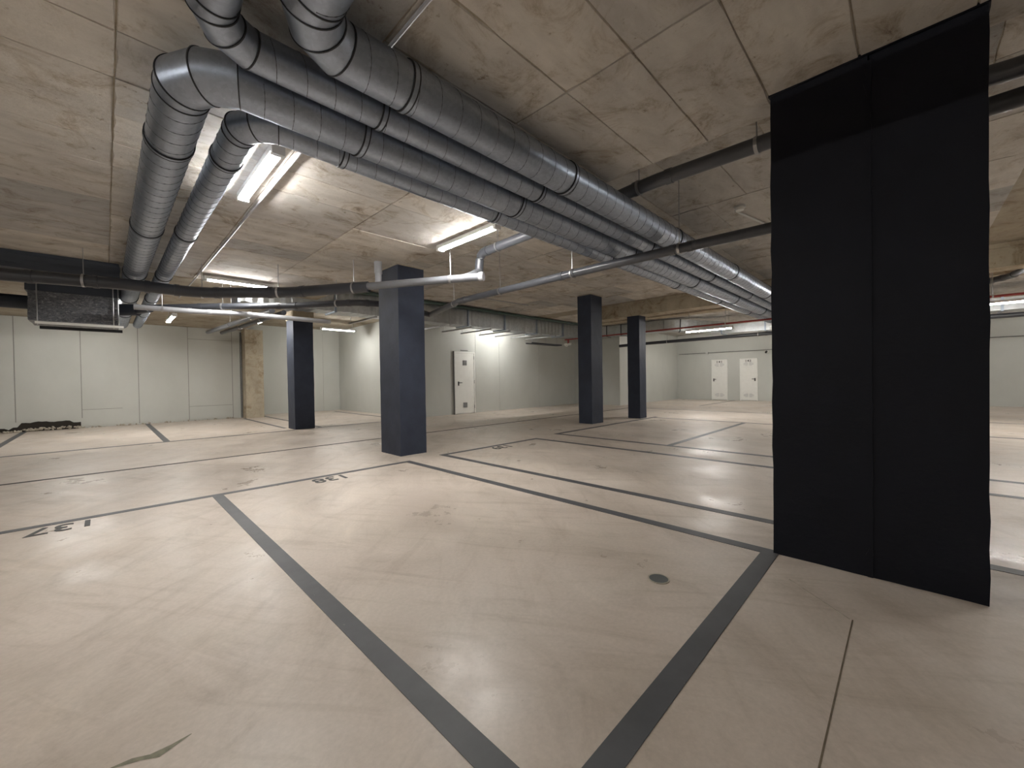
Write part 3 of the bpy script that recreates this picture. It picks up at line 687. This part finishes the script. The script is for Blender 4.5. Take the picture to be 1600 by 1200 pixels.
# ------------------------------------------------------------------ ventilation units at the left edge
t = thing('sound_attenuator', 'foil wrapped box unit hung by steel channels at the left edge', 'ventilation unit', (-.25, 8.3, 1.84))
bm = MB(); rough_box(bm, -.68, .155, 8.0, 8.7, 1.86, 2.24, .006, 33, 6, 6); obj('casing', bm, M['foil'], t)
bm = MB(); box(bm, -.70, .165, 7.99, 8.71, 2.242, 2.40); obj('cover', bm, M['wrap'], t, label='dark wrapped upper part')
bm = MB(); box(bm, -.62, .2, 7.96, 8.0, 1.815, 1.845); cc = obj('support_channel', bm, M['white'], t, label='pale steel channel')
bm = MB(); box(bm, -.62, .2, 8.5, 8.55, 1.80, 1.84); obj('support_channel', bm, M['collar'], t)
for x in (-.60, .10, .15):
    bm = MB(); cyl(bm, (x, 7.975, 1.8), (x, 7.975, CA), .007, 8); obj('hanger_rod', bm, M['steel'], t)
bm = MB(); cyl(bm, (-.69, 8.3, 2.12), (-1.0, 8.3, 2.12), .09, 24); obj('spigot', bm, M['wrap'], t, smooth=True)
bm = MB(); cyl(bm, (.18, 8.3, 2.12), (.36, 8.15, 2.12), .085, 24); cyl(bm, (.36, 8.15, 2.12), (.48, 7.92, 2.13), .062, 24); obj('spigot', bm, M['wrap'], t, smooth=True)
t = thing('sound_attenuator', 'second box unit cut by the left picture edge with a pale channel', 'ventilation unit', (-1.5, 8.3, 1.84))
bm = MB(); rough_box(bm, -1.9, -1.0, 8.0, 8.7, 1.93, 2.40, .006, 34, 6, 6); obj('casing', bm, M['wrap'], t)
bm = MB(); box(bm, -1.9, -.98, 7.9, 7.95, 1.93, 1.96); obj('support_channel', bm, M['white'], t)
bm = MB(); box(bm, -1.9, -.93, 7.6, 7.65, 1.88, 1.91); obj('support_channel', bm, M['white'], t)
for x in (-1.02, -1.8):
    bm = MB(); cyl(bm, (x, 7.925, 1.96), (x, 7.925, CA), .007, 8); obj('hanger_rod', bm, M['steel'], t)
bm = MB(); rough_box(bm, -3.5, .155, 7.2, 7.85, 2.36, 2.555, .006, 40, 3, 8); tag(obj('wrapped_duct', bm, M['wrap']), 'dark blue wrapped duct tight under the ceiling at the left edge', 'duct')
# floor drain
t = thing('floor_drain', 'small round drain cover sunk in the floor of the foreground bay', 'drain', (1.91, .885, 0))
bm = MB(); cyl(bm, (1.91, .885, -.002), (1.91, .885, .003), .045, 28); obj('cover', bm, M['iron'], t, smooth=False)
bm = MB(); ring(bm, (1.91, .885, .002), (0, 0, 1), .045, .052, .003, 28); obj('rim', bm, M['rubble'], t)
